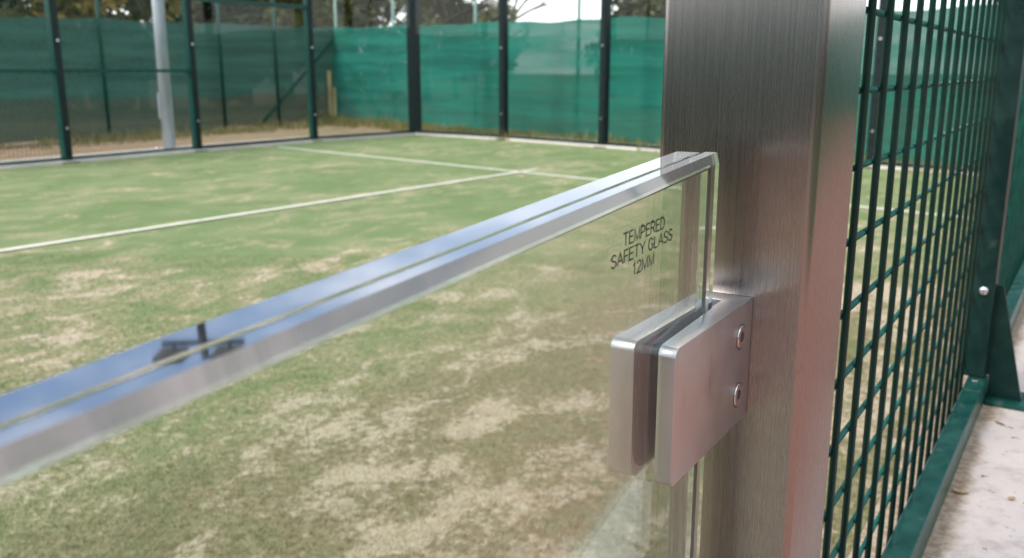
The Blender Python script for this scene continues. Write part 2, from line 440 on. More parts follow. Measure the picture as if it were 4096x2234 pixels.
CORNER = Vector((-1.703, 16.215))
BACK = [CORNER, Vector((-0.136, 14.985)), Vector((1.339, 13.485)), Vector((2.765, 12.05)), Vector((4.186, 10.613)), Vector((5.60, 9.22))]
LEFT = [CORNER, Vector((-3.157, 14.642)), Vector((-4.397, 12.808)), Vector((-5.438, 11.175)), Vector((-6.50, 9.48)), Vector((-7.56, 7.78))]
ldir = (LEFT[5] - LEFT[3]).normalized()
FARL = LEFT[3] + ldir * 13.0
near_a, near_b = fl(-0.025, -4.0), fl(-0.025, 10.2)
bm = bmesh.new()
poly = [CORNER] + BACK[1:] + [near_b.xy, near_a.xy, FARL] + LEFT[3:0:-1]
bm.faces.new([bm.verts.new((p.x, p.y, 0.0)) for p in poly])
court = bm_obj('court_turf', bm, M['turf'])
tag(court, kind='structure')
court.data.update()
if court.data.polygons[0].normal.z < 0: court.data.flip_normals()
def strip(name, a, b, w, z, mat, parent):
    a, b = Vector(a), Vector(b); d = (b - a).normalized(); nn = Vector((-d.y, d.x)) * w / 2
    bm = bmesh.new(); bm.faces.new([bm.verts.new((p.x, p.y, z)) for p in (a - nn, b - nn, b + nn, a + nn)])
    return bm_obj(name, bm, mat, parent)
sl_line = strip('service_line', (-3.44, 13.49), (3.86, 6.53), 0.078, 0.004, M['line'], court)
T0 = Vector((0.187, 10.227)); cl_dir = (Vector((-3.187, 5.562)) - T0).normalized()
strip('centre_line', T0 - cl_dir * 0.12, T0 + cl_dir * 9.5, 0.075, 0.008, M['line'], court)

# turf fibres standing up near the camera
N = 260000
yy = 1.25 + 4.2 * rng.random(N) ** 1.7
xx = rng.uniform(-0.62, 0.62, N) * yy
keep = ((xx - FB.x) * EX.x + (yy - FB.y) * EX.y) < -0.16
xx, yy = xx[keep], yy[keep]; n = len(xx)
hgt = rng.uniform(0.006, 0.017, n); wid = rng.uniform(0.0007, 0.0016, n); ang = rng.uniform(0, 2 * np.pi, n)
lean = rng.normal(0, 0.75, (n, 2)) * hgt[:, None] + np.array([0.004, 0.002])
base = np.stack([xx, yy, np.zeros(n)], 1); dx = np.stack([np.cos(ang) * wid, np.sin(ang) * wid, np.zeros(n)], 1)
tip = base + np.stack([lean[:, 0], lean[:, 1], hgt], 1)
V = np.empty((n * 3, 3)); V[0::3] = base - dx; V[1::3] = base + dx; V[2::3] = tip
tag(link('turf_fibres', arrays_mesh('turf_fibres', V, np.arange(n * 3).reshape(n, 3), rng.random(n)), M['fibre']),
    'short worn green and straw turf fibres on the sanded court', 'turf', kind='stuff')

# kerb around the court
def kerb(name, pts, w, z):
    bm = bmesh.new()
    cen = Vector((0.5, 8.0))
    outp = []
    for i, p in enumerate(pts):
        a = pts[max(i - 1, 0)]; b = pts[min(i + 1, len(pts) - 1)]
        d = (b - a).normalized(); nn = Vector((-d.y, d.x))
        if (p + nn - cen).length < (p - cen).length: nn = -nn
        outp.append((p - nn * 0.07, p + nn * w))
    for (a0, a1), (b0, b1) in zip(outp[:-1], outp[1:]):
        prism(bm, [a0, a1, b1, b0], -0.06, z)
    return tag(bm_obj(name, bm, M['kerb']), kind='structure')
kerb('kerb', BACK, 0.50, 0.035)
kerb('kerb', [CORNER] + LEFT[1:4] + [FARL], 0.60, 0.030)

# raised terrace with the walkway outside the near fence
bm = bmesh.new()
prism(bm, [fl(-0.14, -6).xy, fl(0.125, -6).xy, fl(0.125, 10.3).xy, fl(-0.036, 10.3).xy, fl(-0.036, 0.26).xy, fl(-0.14, 0.26).xy], -0.05, SLAB)
tag(bm_obj('terrace_walkway', bm, M['concrete']), kind='structure')
bm = bmesh.new()
prism(bm, [fl(0.128, -9).xy, fl(1.6, -9).xy, fl(1.6, 22).xy, fl(0.128, 22).xy], -0.05, SLAB - 0.004)
tag(bm_obj('paved_path', bm, M['clay']), kind='structure')
bm = bmesh.new()
prism(bm, [fl(1.603, -9).xy, fl(7.0, -9).xy, fl(7.0, 22).xy, fl(1.603, 22).xy], -0.05, SLAB - 0.012)
tag(bm_obj('lawn', bm, M['lawn']), kind='structure')

# ------------------------------------------------------------------ stainless post
sp = empty('stainless_post', fl(0, 0, SLAB), -YAW)
tag(sp, 'tall square brushed stainless steel post carrying the glass clamp', 'post')
bm = bmesh.new()
prism(bm, [(-0.084, 0), (0, 0), (0, 0.08), (-0.084, 0.08)], 0.006, 1.55)
ve = [e for e in bm.edges if abs(e.verts[0].co.z - e.verts[1].co.z) > 0.5]
bmesh.ops.bevel(bm, geom=ve, offset=0.0045, segments=6, affect='EDGES', profile=0.5)
for f in bm.faces: f.smooth = abs(f.normal.z) < 0.5
o = bm_obj('tube', bm, M['post_steel'], sp); o.data.shade_smooth()
o.data.set_sharp_from_angle(angle=R(40))
boxobj('base_plate', (-0.115, 0.035, -0.035, 0.115, 0.0005, 0.006), M['post_steel'], sp, 0.001)
boxobj('top_cap', (-0.085, 0.001, -0.001, 0.081, 1.55, 1.556), M['post_steel'], sp, 0.0015)

# ------------------------------------------------------------------ laminated glass panel
GH = R(28.2)                                              # heading of the panel
gd = Vector((math.sin(GH), math.cos(GH), 0)); gn = Vector((math.cos(GH), -math.sin(GH), 0))
GEND = fl(-0.0600, -0.010)                                # back top corner at the post end
GTOP = EYE - 0.0370
gp = empty('glass_balustrade', (GEND.x, GEND.y, SLAB), -GH)    # local x = thickness, y = along, z = up
tag(gp, 'frameless laminated safety glass panel with polished top edge and printed marking', 'glass panel')
gz = GTOP - SLAB; LEN = 1.9; rise = math.tan(R(2.187))
TB, TG, TF = 0.0119, 0.0136, 0.0213
YE = -0.025
def pane(name, x0, x1, yend, chamfer, front):
    bm = bmesh.new()
    outl = [(-LEN, 0.012), (yend, 0.012), (yend, gz + yend * rise), (-LEN, gz - LEN * rise)]
    ed = []
    for loop in (outl,):
        vv = [bm.verts.new((x0, p[0], p[1])) for p in loop]
        ed += [bm.edges.new((vv[i], vv[(i + 1) % len(vv)])) for i in range(len(vv))]
    bmesh.ops.contextual_create(bm, geom=ed)
    ex_ = bmesh.ops.extrude_face_region(bm, geom=bm.faces[:])
    for v_ in ex_['geom']:
        if isinstance(v_, bmesh.types.BMVert): v_.co.x = x1
    bmesh.ops.recalc_face_normals(bm, faces=bm.faces)
    bm.edges.ensure_lookup_table()
    sel = []
    for e in bm.edges:
        c = (e.verts[0].co + e.verts[1].co) / 2
        if len(e.link_faces) != 2 or e.calc_face_angle() < R(60): continue
        if front and abs(c.x - x1) < 1e-5 and (c.z > gz - 0.05 or c.y > yend - 0.002): sel.append(e)
        elif not front and abs(c.x - x0) < 1e-5 and (c.z > gz - 0.05 or c.y > yend - 0.002): sel.append(e)
    bmesh.ops.bevel(bm, geom=sel, offset=chamfer, segments=1, affect='EDGES')
    if front:                                             # the ground edge is steeper than 45 degrees
        for v_ in bm.verts:
            if abs(v_.co.x - x1) < 1e-5 and v_.co.z > gz + v_.co.y * rise - 0.004: v_.co.z -= 0.0030
    ot = [e for e in bm.edges if len(e.link_faces) == 2 and e.calc_face_angle() > R(80)]
    bmesh.ops.bevel(bm, geom=ot, offset=0.0003, segments=1, affect='EDGES')
    bmesh.ops.recalc_face_normals(bm, faces=bm.faces)
    for f in bm.faces:
        nz, nx, ny = f.normal.z, abs(f.normal.x), abs(f.normal.y)
        if nz > 0.9: f.material_index = 1
        elif 0.2 < nx < 0.98 and f.calc_area() > 2e-5: f.material_index = 2
    return bm_obj(name, bm, [M['glass'], M['glass_edge'], M['glass_bevel']], gp)
pane('back_pane', 0.0, TB, YE - 0.003, 0.0008, False)
fp = pane('front_pane', TG, TF, YE, 0.0019, True)
bm = bmesh.new()
vs = box(bm, TB + 0.0001, TG - 0.0001, -LEN, YE - 0.0045, gz - 0.0070, gz - 0.0006)
for v_ in bm.verts: v_.co.z += v_.co.y * rise
bm_obj('interlayer_strip', bm, M['interlayer'], gp)
boxobj('interlayer_end_strip', (TB + 0.0001, TG - 0.0001, YE - 0.0062, YE - 0.0047, 0.013, gz - 0.0082), M['interlayer'], gp)

# narrow grotesque capitals drawn as strokes on a 0..1 high grid: glyph -> (advance, polylines)
def arc(cx_, cy_, rx, ry, a0, a1, n_=10):
    return [(cx_ + rx * math.cos(R(a0 + (a1 - a0) * i / n_)), cy_ + ry * math.sin(R(a0 + (a1 - a0) * i / n_))) for i in range(n_ + 1)]
GLYPH = {
 'T': (0.62, [[(0, 1), (0.62, 1)], [(0.31, 1), (0.31, 0)]]),
 'E': (0.56, [[(0.56, 1), (0.04, 1), (0.04, 0), (0.58, 0)], [(0.04, 0.53), (0.52, 0.53)]]),
 'M': (0.74, [[(0.04, 0), (0.04, 1), (0.37, 0.06), (0.70, 1), (0.70, 0)]]),
 'P': (0.58, [[(0.04, 0), (0.04, 1), (0.32, 1)] + arc(0.32, 0.735, 0.25, 0.265, 90, -90) + [(0.04, 0.47)]]),
 'R': (0.64, [[(0.04, 0), (0.04, 1), (0.34, 1)] + arc(0.34, 0.745, 0.25, 0.255, 90, -90) + [(0.04, 0.49)], [(0.32, 0.49), (0.62, 0)]]),
 'D': (0.62, [[(0.04, 0), (0.04, 1), (0.26, 1)] + arc(0.26, 0.5, 0.34, 0.5, 90, -90, 14) + [(0.04, 0)]]),
 'S': (0.58, [arc(0.29, 0.745, 0.245, 0.255, 20, 180) + arc(0.29, 0.745, 0.245, 0.235, 180, 250, 5) + [(0.38, 0.47)] + arc(0.29, 0.26, 0.27, 0.245, 60, 0, 5) + arc(0.29, 0.26, 0.27, 0.26, 0, -165)]),
 'A': (0.66, [[(0, 0), (0.33, 1), (0.66, 0)], [(0.11, 0.32), (0.55, 0.32)]]),
 'F': (0.52, [[(0.04, 0), (0.04, 1), (0.54, 1)], [(0.04, 0.52), (0.48, 0.52)]]),
 'Y': (0.64, [[(0, 1), (0.32, 0.44), (0.64, 1)], [(0.32, 0.44), (0.32, 0)]]),
 'G': (0.68, [arc(0.34, 0.5, 0.31, 0.5, 35, 325, 20) + [(0.63, 0.18), (0.63, 0.46), (0.36, 0.46)]]),
 'L': (0.50, [[(0.04, 1), (0.04, 0), (0.50, 0)]]),
 '1': (0.40, [[(0.02, 0.78), (0.16, 0.85), (0.25, 1), (0.25, 0)]]),
 '2': (0.54, [arc(0.27, 0.73, 0.24, 0.27, 170, -30, 12) + [(0.02, 0.0), (0.54, 0.0)]]),
 ' ': (0.24, []),
}
def word(name, text, size, y, z, width):
    """one printed word on the front face; y is its left end, z its base line"""
    adv = sum(GLYPH[c][0] + 0.13 for c in text) - 0.13
    kx = width / adv; bm = bmesh.new(); x = 0.0; hw = 0.068; lift = 0
    for c in text:
        for pl in GLYPH[c][1]:
            lf, rt = [], []
            for i, p in enumerate(pl):
                p = Vector(p); d0 = (p - Vector(pl[i - 1])).normalized() if i else None
                d1 = (Vector(pl[i + 1]) - p).normalized() if i < len(pl) - 1 else None
                d0 = d0 or d1; d1 = d1 or d0
                t = (d0 + d1); t = t.normalized() if t.length > 1e-4 else d1
                m_ = Vector((-t.y, t.x)); cs_ = max(0.38, m_.dot(Vector((-d1.y, d1.x))))
                lf.append(p + m_ * hw / cs_); rt.append(p - m_ * hw / cs_)
            lift = (lift + 1) % 3
            q = lambda v: bm.verts.new((TF + 0.00012 + lift * 0.00002, y + (x + v.x) * kx, z + v.y * size))
            A_ = [q(v) for v in lf]; B_ = [q(v) for v in rt]
            for i in range(len(A_) - 1): bm.faces.new((A_[i], A_[i + 1], B_[i + 1], B_[i]))
        x += GLYPH[c][0] + 0.13
    return bm_obj(name, bm, M['ink'], gp)
word('lettering', 'TEMPERED', 0.0046, -0.1498, gz - 0.0254, 0.0455)['label'] = 'black printed word TEMPERED on the glass'
word('lettering', 'SAFETY GLASS', 0.0046, -0.1610, gz - 0.0318, 0.0670)['label'] = 'black printed words SAFETY GLASS'
word('lettering', '12MM', 0.0046, -0.1393, gz - 0.0383, 0.0238)['label'] = 'black printed thickness mark 12MM'

# ------------------------------------------------------------------ glass clamp
CH = R(31.6)
ci = fl(-0.0485, 0.0)
gc = empty('glass_clamp', (ci.x, ci.y, EYE), -CH)          # local x across, y along (into the post is +), z up
tag(gc, 'chunky brushed steel glass clamp bolted to the stainless post', 'clamp')
CW, SWR, SWL, CL, ZT, ZB, SE = 0.0214, 0.0092, 0.0102, 0.108, -0.1145, -0.1785, -0.015
BK = -0.0007                                               # shadow gap at the post; the back follows the post face
bk = lambda x: BK - x * math.tan(YAW - CH)
bm = bmesh.new()
U = [(-CW, bk(-CW)), (-CW, -CL), (-SWL, -CL), (-SWL, SE), (SWR, SE), (SWR, -CL), (CW, -CL), (CW, bk(CW))]
prism(bm, U, ZB, ZT)
fr_e = [e for e in bm.edges if all(abs(v_.co.y + CL) < 1e-5 for v_ in e.verts) and abs(e.verts[0].co.z - e.verts[1].co.z) < 1e-5]
bmesh.ops.bevel(bm, geom=fr_e, offset=0.0045, segments=4, affect='EDGES', profile=0.5)
sh = [e for e in bm.edges if len(e.link_faces) == 2 and e.calc_face_angle() > R(50)]
bmesh.ops.bevel(bm, geom=sh, offset=0.0007, segments=2, affect='EDGES', profile=0.5)
body = bm_obj('clamp_body', bm, M['clamp_steel'], gc); body.data.shade_smooth(); body.data.set_sharp_from_angle(angle=R(28))
def gasket(x0, x1):
    bm = bmesh.new()
    prof = [(-CL + 0.003, ZB + 0.003), (SE - 0.001, ZB + 0.003), (SE - 0.001, ZT - 0.002), (-CL + 0.003, ZT - 0.002)]
    a = [bm.verts.new((x0, y, z)) for y, z in prof]; b = [bm.verts.new((x1, y, z)) for y, z in prof]
    bm.faces.new(a); bm.faces.new(b[::-1])
    for i in range(4): bm.faces.new((a[i], a[(i + 1) % 4], b[(i + 1) % 4], b[i]))
    xe = [e for e in bm.edges if abs(e.verts[0].co.x - e.verts[1].co.x) > 1e-6]
    bmesh.ops.bevel(bm, geom=xe, offset=0.008, segments=6, affect='EDGES', profile=0.5)
    bm_obj('rubber_gasket', bm, M['rubber'], gc)
gasket(-SWL + 0.0002, -SWL + 0.0009)
boxobj('seam_shade_block', (-CW + 0.0015, CW - 0.0015, -0.004, 0.004, ZB + 0.0015, ZT - 0.0015), M['rubber'], gc)  # dark block added for the shade in the seam at the post
def screw(y, z):
    bm = bmesh.new()
    prof = [(0.0060, 0.0), (0.0060, 0.0003), (0.0057, 0.0006), (0.0048, 0.0007), (0.0036, 0.0006)]
    rings = []
    for r_, h_ in prof:
        rings.append([bm.verts.new((CW + h_, y + r_ * math.cos(2 * math.pi * i / 28), z + r_ * math.sin(2 * math.pi * i / 28))) for i in range(28)])
    for A_, B_ in zip(rings[:-1], rings[1:]):
        for i in range(28): bm.faces.new((A_[i], A_[(i + 1) % 28], B_[(i + 1) % 28], B_[i])).smooth = True
    hexr = [bm.verts.new((CW + 0.0006, y + 0.0026 * math.cos(2 * math.pi * i / 28), z + 0.0026 * math.sin(2 * math.pi * i / 28))) for i in range(28)]
    for i in range(28): bm.faces.new((rings[-1][i], rings[-1][(i + 1) % 28], hexr[(i + 1) % 28], hexr[i])).smooth = True
    o_ = bm_obj('screw', bm, M['screw'], gc)
    bm = bmesh.new()
    lo = [bm.verts.new((CW + 0.0002, y + 0.0027 * math.cos(math.pi * i / 3 + .3), z + 0.0027 * math.sin(math.pi * i / 3 + .3))) for i in range(6)]
    hi = [bm.verts.new((CW + 0.00062, v_.co.y, v_.co.z)) for v_ in lo]
    bm.faces.new(lo)
    for i in range(6): bm.faces.new((lo[i], lo[(i + 1) % 6], hi[(i + 1) % 6], hi[i]))
    bm_obj('hex_socket', bm, M['socket'], o_)
    bm = bmesh.new()
    ri = [bm.verts.new((CW + 0.00012, y + 0.0068 * math.cos(2 * math.pi * i / 28), z + 0.0068 * math.sin(2 * math.pi * i / 28))) for i in range(28)]
    bm.faces.new(ri); bm_obj('countersink_ring', bm, M['socket'], o_)
screw(-0.0185, -0.1315); screw(-0.0185, -0.1625)

# ------------------------------------------------------------------ near mesh fence
def wire_mesh(length, r, axis):
    bm = bmesh.new()
    tube(bm, (0, 0, 0), (0, length, 0) if axis == 'y' else (0, 0, length), r, n=8)
    bmesh.ops.recalc_face_normals(bm, faces=bm.faces)
    me = bpy.data.meshes.new('wire'); bm.to_mesh(me); bm.free(); me.materials.append(M['green_wire'] if axis == 'y' else M['wire_shaded']); return me
RAILZ = EYE - 0.400 - SLAB
HZ = [EYE - SLAB + 0.034 - 0.0455 * i for i in range(-17, 10)]
def near_fence(y0, y1, singles, label):
    root = empty('mesh_fence', fl(0, y0, SLAB), -YAW); tag(root, label, 'fence', 'mesh fence panels along the terrace')
    Ln = y1 - y0
    rail = boxobj('bottom_rail', (-0.0010, 0.0215, 0, Ln, 0.0005, RAILZ), M['green'], root, 0.0015)
    tubeobj('rail_screw', (0.0095, Ln - 0.056, RAILZ), (0.0095, Ln - 0.056, RAILZ + 0.0015), 0.0042, M['zinc'], rail)
    boxobj('top_rail', (-0.020, 0.022, 0, Ln, 1.24, 1.28), M['green'], root, 0.002)
    vx = [0.028 + 0.050 * i for i in range(int((Ln - 0.02) / 0.05) + 1) if 0.028 + 0.05 * i < Ln - 0.045]
    if singles:
        mv = wire_mesh(1.243, 0.0024, 'z'); mh = wire_mesh(Ln, 0.0021, 'y')
        for y in vx:
            o_ = bpy.data.objects.new('vertical_wire', mv); col.objects.link(o_); o_.parent = root; o_.location = (-0.0040, y, 0.002)
        for z in HZ:
            if 0.004 < z < 1.24:
                o_ = bpy.data.objects.new('horizontal_wire', mh); col.objects.link(o_); o_.parent = root; o_.location = (-0.0086, 0, z)
    else:
        bm = bmesh.new()
        for y in vx: tube(bm, (-0.004, y, 0.002), (-0.004, y, 1.245), 0.0021, n=6)
        for z in HZ:
            if RAILZ < z < 1.24: tube(bm, (-0.0078, 0, z), (-0.0078, Ln, z), 0.0018, n=6)
        bm_obj('wire_mesh', bm, M['green_wire'], root)['kind'] = 'stuff'
near_fence(0.0815, 0.8952, True, 'green welded wire mesh fence panel right beside the stainless post')
near_fence(0.8957, 2.44, False, 'green mesh fence panel just beyond the bolted green fence post')
near_fence(2.4405, 4.40, False, 'green mesh fence panel farther along the terrace edge')
near_fence(4.4005, 6.40, False, 'fourth green mesh fence panel counted from the stainless post')
near_fence(6.4005, 8.40, False, 'fifth green mesh fence panel counted from the stainless post')
near_fence(8.4005, 10.10, False, 'last green mesh fence panel meeting the back wall')

def fence_post(y, label, gusset):
    root = empty('fence_post', fl(0, y, SLAB), -YAW); tag(root, label, 'fence post', 'green posts of the terrace fence')
    boxobj('upright', (-0.0125, 0.0185, 0, 0.040, RAILZ + 0.0003, 1.32), M['near_post'], root, 0.0015)
    bp = boxobj('base_plate', (0.0225, 0.082, -0.004, 0.060, 0.0005, 0.007), M['green'], root, 0.001)
    tubeobj('washer', (0.053, 0.040, 0.007), (0.053, 0.040, 0.0085), 0.0095, M['zinc'], bp, 16)
    tubeobj('anchor_bolt', (0.053, 0.040, 0.0085), (0.053, 0.040, 0.015), 0.0062, M['zinc'], bp, 6)
    bm = bmesh.new()
    a = [(0.0225, 0.0072), (0.064, 0.0072), (0.0275, 0.160), (0.0187, 0.160), (0.0187, RAILZ + 0.002), (0.0225, RAILZ + 0.002)]
    A_ = [bm.verts.new((x, 0.016, z)) for x, z in a]; B_ = [bm.verts.new((x, 0.023, z)) for x, z in a]
    bm.faces.new(A_); bm.faces.new(B_[::-1])
    for i in range(6): bm.faces.new((A_[i], A_[(i + 1) % 6], B_[(i + 1) % 6], B_[i]))
    bm_obj('gusset', bm, M['near_post'], root)
    bm = bmesh.new()
    bmesh.ops.create_uvsphere(bm, u_segments=14, v_segments=8, radius=0.0060)
    for v_ in bm.verts: v_.co = Vector((v_.co.x, v_.co.y * 0.6, v_.co.z)) + Vector((0.006, -0.0005, 0.154))
    bm_obj('dome_bolt', bm, M['zinc'], root, True)
fence_post(0.8550, 'shaded green square fence post with triangular gusset and domed bolt', True)
for y_, n_ in ((4.36, 'third'), (6.36, 'fourth'), (8.36, 'fifth')):
    fence_post(y_, 'green fence post, ' + n_ + ' along the terrace from the stainless post', True)
fence_post(2.4000, 'green fence post glimpsed beyond the gusseted post at the picture edge', True)

# ------------------------------------------------------------------ court walls
def wall_yaw(a, b):
    d = b - a; return math.atan2(d.y, d.x)
def court_post(p, yaw, h, label, mat, corner=False, wide=0.10):
    root = empty('court_post', (p.x, p.y, 0), yaw); tag(root, label, 'post', 'steel posts of the court walls')
    hw = wide / 2
    boxobj('upright', (-hw, hw, -0.05, 0.05, 0.012, h), mat, root, 0.006)
    boxobj('glazing_flange', (-hw * 0.7, hw * 0.7, 0.0502, 0.062, 0.05, h - 0.02), M['post_black'], root, 0.002)
    boxobj('foot_plate', (-0.11, 0.11, -0.085, 0.085, 0.0, 0.012), M['post_black'], root, 0.002)
    for z in (0.42, 1.45, 2.5):
        if z < h: tubeobj('bolt', (0, 0.062, z), (0, 0.072, z), 0.016, M['zinc'], root, 6)
    return root
cen = Vector((0, 8))
def inward_yaw(a, b):
    """rotation about z so local x runs along a-b and local +y faces the court"""
    y = wall_yaw(a, b); nrm = Vector((-math.sin(y), math.cos(y)))
    if nrm.dot(cen - (a + b) / 2) < 0: y += math.pi
    return y
court_post(CORNER, wall_yaw(BACK[0], BACK[1]) + R(45), 3.0, 'thick black corner post where the two glass walls meet', M['post_black'], True, 0.23)
bl = ['black post on the back wall, next to the corner post', 'black post on the back wall nearest the stainless post, left of it',
      'back wall post hidden behind the stainless post', 'black back wall post seen through the green wire mesh', 'back wall end post at the terrace fence']
for i in (1, 2, 3, 4, 5):
    court_post(BACK[i], inward_yaw(BACK[i - 1], BACK[i]), 3.0, bl[i - 1], M['post_black'], wide=0.12)
ll = ['dark green side wall post, first left of the corner post', 'dark green side wall post between glass pane and wire mesh',
      'thick green side wall post, leftmost in the photo', 'side wall mesh post outside the left edge']
for i in (1, 2, 3):
    court_post(LEFT[i], inward_yaw(LEFT[i - 1], LEFT[i]), 3.0, ll[i - 1], M['green_dark'])

def glass_wall(a, b, h, label, toprail=False):
    y = inward_yaw(a, b); m_ = (a + b) / 2; L2 = (b - a).length / 2 - 0.055
    root = empty('court_glass_pane', (m_.x, m_.y, 0), y); tag(root, label, 'glass pane', 'glass panes of the court walls')
    boxobj('pane', (-L2, L2, -0.006, 0.006, 0.07, h), M['court_glass'], root)
    boxobj('base_channel', (-L2, L2, -0.03, 0.03, 0.036, 0.075), M['post_black'], root, 0.003)
    if toprail: boxobj('top_rail', (-L2, L2, -0.03, 0.03, h, h + 0.06), M['green_dark'], root, 0.004)
gl_l = ['back wall glass pane beside the corner post', 'back wall glass pane between the second and third black posts',
        'back wall glass pane cut off by the stainless post', 'back wall glass pane behind the stainless post and mesh', 'back wall glass pane at the mesh fence end']
for i in range(5): glass_wall(BACK[i], BACK[i + 1], 3.0, gl_l[i])
glass_wall(LEFT[0], LEFT[1], 3.0, 'tall side wall glass pane next to the corner post')
glass_wall(LEFT[1], LEFT[2], 2.02, 'lower side wall glass pane under a dark green rail', True)

def mesh_wall(a, b, label, part_of_frame=True):
    y = inward_yaw(a, b); m_ = (a + b) / 2; L2 = (b - a).length / 2 - 0.052
    root = empty('court_mesh_panel', (m_.x, m_.y, 0), y); tag(root, label, 'mesh panel', 'wire mesh panels of the side wall')
    boxobj('mid_rail', (-L2, L2, -0.02, 0.02, 1.075, 1.115), M['green_dark'], root, 0.003)
    boxobj('base_rail', (-L2, L2, -0.02, 0.02, 0.036, 0.07), M['green_dark'], root, 0.003)
    boxobj('top_rail', (-L2, L2, -0.02, 0.02, 2.96, 3.0), M['green_dark'], root, 0.003)
    bm = bmesh.new()
    nv = int(2 * L2 / 0.05)
    for i in range(1, nv):
        x = -L2 + i * 2 * L2 / nv; tube(bm, (x, 0.024, 0.04), (x, 0.024, 2.98), 0.0022, n=4, cap=False)
    for j in range(1, 59): tube(bm, (-L2, 0.028, 0.05 * j + 0.03), (L2, 0.028, 0.05 * j + 0.03), 0.0022, n=4, cap=False)
    bm_obj('wire_mesh', bm, M['green_wire'], root)['kind'] = 'stuff'
mesh_wall(LEFT[2], LEFT[3], 'wire mesh panel with a mid rail in front of the grey lamp pole')
mesh_wall(LEFT[3], LEFT[4], 'wire mesh panel at the left edge of the photo')

# ------------------------------------------------------------------ floodlight pole
lp = empty('floodlight_pole', (-4.80, 12.85, 0.0)); tag(lp, 'pale grey galvanised floodlight pole behind the mesh side wall', 'light pole')
tubeobj('pole', (0, 0, 0.02), (0, 0, 3.6), 0.085, M['galv'], lp, 20, 0.075)
tubeobj('upper_mast', (0, 0, 3.6), (0, 0, 5.95), 0.072, M['lamp'], lp, 20, 0.060)['label'] = 'upper mast section with its backlit silhouette put into the colour'  # mast seen against the light: its dark silhouette is put into the colour
boxobj('base_flange', (-0.17, 0.17, -0.17, 0.17, 0.0, 0.02), M['galv'], lp, 0.003)
for sx in (-1, 1):
    for sy in (-1, 1): tubeobj('anchor_bolt', (sx * 0.13, sy * 0.13, 0.02), (sx * 0.13, sy * 0.13, 0.06), 0.014, M['zinc'], lp, 6)
boxobj('access_cover', (-0.092, -0.07, -0.05, 0.05, 0.45, 0.8), M['galv'], lp, 0.006)
boxobj('cross_arm', (-0.62, 0.62, -0.035, 0.035, 5.65, 5.72), M['lamp'], lp, 0.006)
for sx in (-0.42, 0.42):
    bm = bmesh.new(); vs = box(bm, sx - 0.22, sx + 0.22, -0.42, -0.02, 5.75, 5.86)
    bmesh.ops.bevel(bm, geom=bm.edges[:], offset=0.02, segments=2, affect='EDGES')
    o_ = bm_obj('floodlight', bm, M['lamp'], lp)
    boxobj('lens', (sx - 0.19, sx + 0.19, -0.39, -0.05, 5.735, 5.749), M['lens'], o_, 0.004)
    tubeobj('bracket', (sx, 0.0, 5.69), (sx, -0.15, 5.76), 0.022, M['lamp'], lp)

# ------------------------------------------------------------------ windbreak fences
def net_sheet(name, a, b, zb0, zb1, zt0, zt1, mat, parent, seed, nseg=90, nz=14, sag=0.04):
    r_ = np.random.default_rng(seed); a, b = np.array(a[:2]), np.array(b[:2])
    d = (b - a) / np.linalg.norm(b - a); nr = np.array([-d[1], d[0]]); L = np.linalg.norm(b - a)
    ph = r_.uniform(0, 6.28, 8)
    V = []
    for i in range(nseg + 1):
        s = i / nseg
        for j in range(nz + 1):
            t = j / nz
            zb = zb0 + (zb1 - zb0) * s + 0.02 * math.sin(s * L * 1.1 + ph[0]) + 0.012 * math.sin(s * L * 2.9 + ph[1])
            zt = zt0 + (zt1 - zt0) * s - sag * abs(math.sin(s * L * math.pi / 3.0)) + 0.012 * math.sin(s * L * 5 + ph[2])
            off = 0.035 * math.sin(s * L * 2.1 + ph[3] + t * 2) * math.sin(math.pi * t) + 0.014 * math.sin(t * 27 + ph[4] + 1.5 * math.sin(s * L * 0.9)) + 0.01 * math.sin(t * 51 + s * L * .7 + ph[5])
            p = a + d * s * L + nr * off
            V.append((p[0], p[1], zb + (zt - zb) * t))
    V = np.array(V); idx = np.arange((nseg + 1) * (nz + 1)).reshape(nseg + 1, nz + 1)
    F = np.stack([idx[:-1, :-1], idx[1:, :-1], idx[1:, 1:], idx[:-1, 1:]], -1).reshape(-1, 4)
    me = arrays_mesh(name, V, F); me.shade_smooth(); return link(name, me, mat, parent)
WC = Vector((-4.09, 21.48))
def windbreak(name, a, b, stations, net, label, zt0, zt1, zb0, zb1, seed, post_mat, side):
    root = empty(name, (0, 0, 0)); tag(root, label, 'windbreak', 'green windbreak fences around the court')
    net_sheet('windbreak_net', a, b, zb0, zb1, zt0, zt1, net, root, seed)
    d = (b - a).normalized(); nr = Vector((-d.y, d.x)) * side
    for s in stations:
        p = a + (b - a) * s + nr * 0.07
        tubeobj('post', (p.x, p.y, -0.05), (p.x, p.y, 3.4), 0.032, post_mat, root, 10)
    return root, d, nr
WR = Vector((5.9, 10.9))
a, b = WC, WC + (Vector((1.023, 15.25)) - WC) * 2.6
k = Mat('pale_green_post').s(Base_Color=(0.16, 0.27, 0.24), Roughness=0.5); M['post_pale'] = k.m
rootR, dR, nR = windbreak('windbreak_fence', a, b, [0.002, 0.118, 0.253, 0.385, 0.515, 0.64, 0.77, 0.9], M['net_bright'],
    'bright teal windbreak net fence behind the back glass wall', 2.07, 1.69, 0.02, 0.06, 3, M['post_pale'], 1)
p0 = a + nR * 0.07
tubeobj('brace', (p0.x, p0.y, 1.75), (p0.x + dR.x * 2.1, p0.y + dR.y * 2.1, 0.0), 0.030, M['green_dark'], rootR)
a2 = WC; b2_ = Vector((-8.03, 14.395)); b2e = a2 + (b2_ - a2) * 2.9
rootL, dL, nL = windbreak('windbreak_fence', a2, b2e, [0.083, 0.148, 0.262, 0.375, 0.49, 0.60, 0.71, 0.82, 0.93], M['net_dark'],
    'shaded green windbreak net fence behind the side wall', 2.07, 1.72, -0.03, -0.06, 5, M['green_dark'], 1)
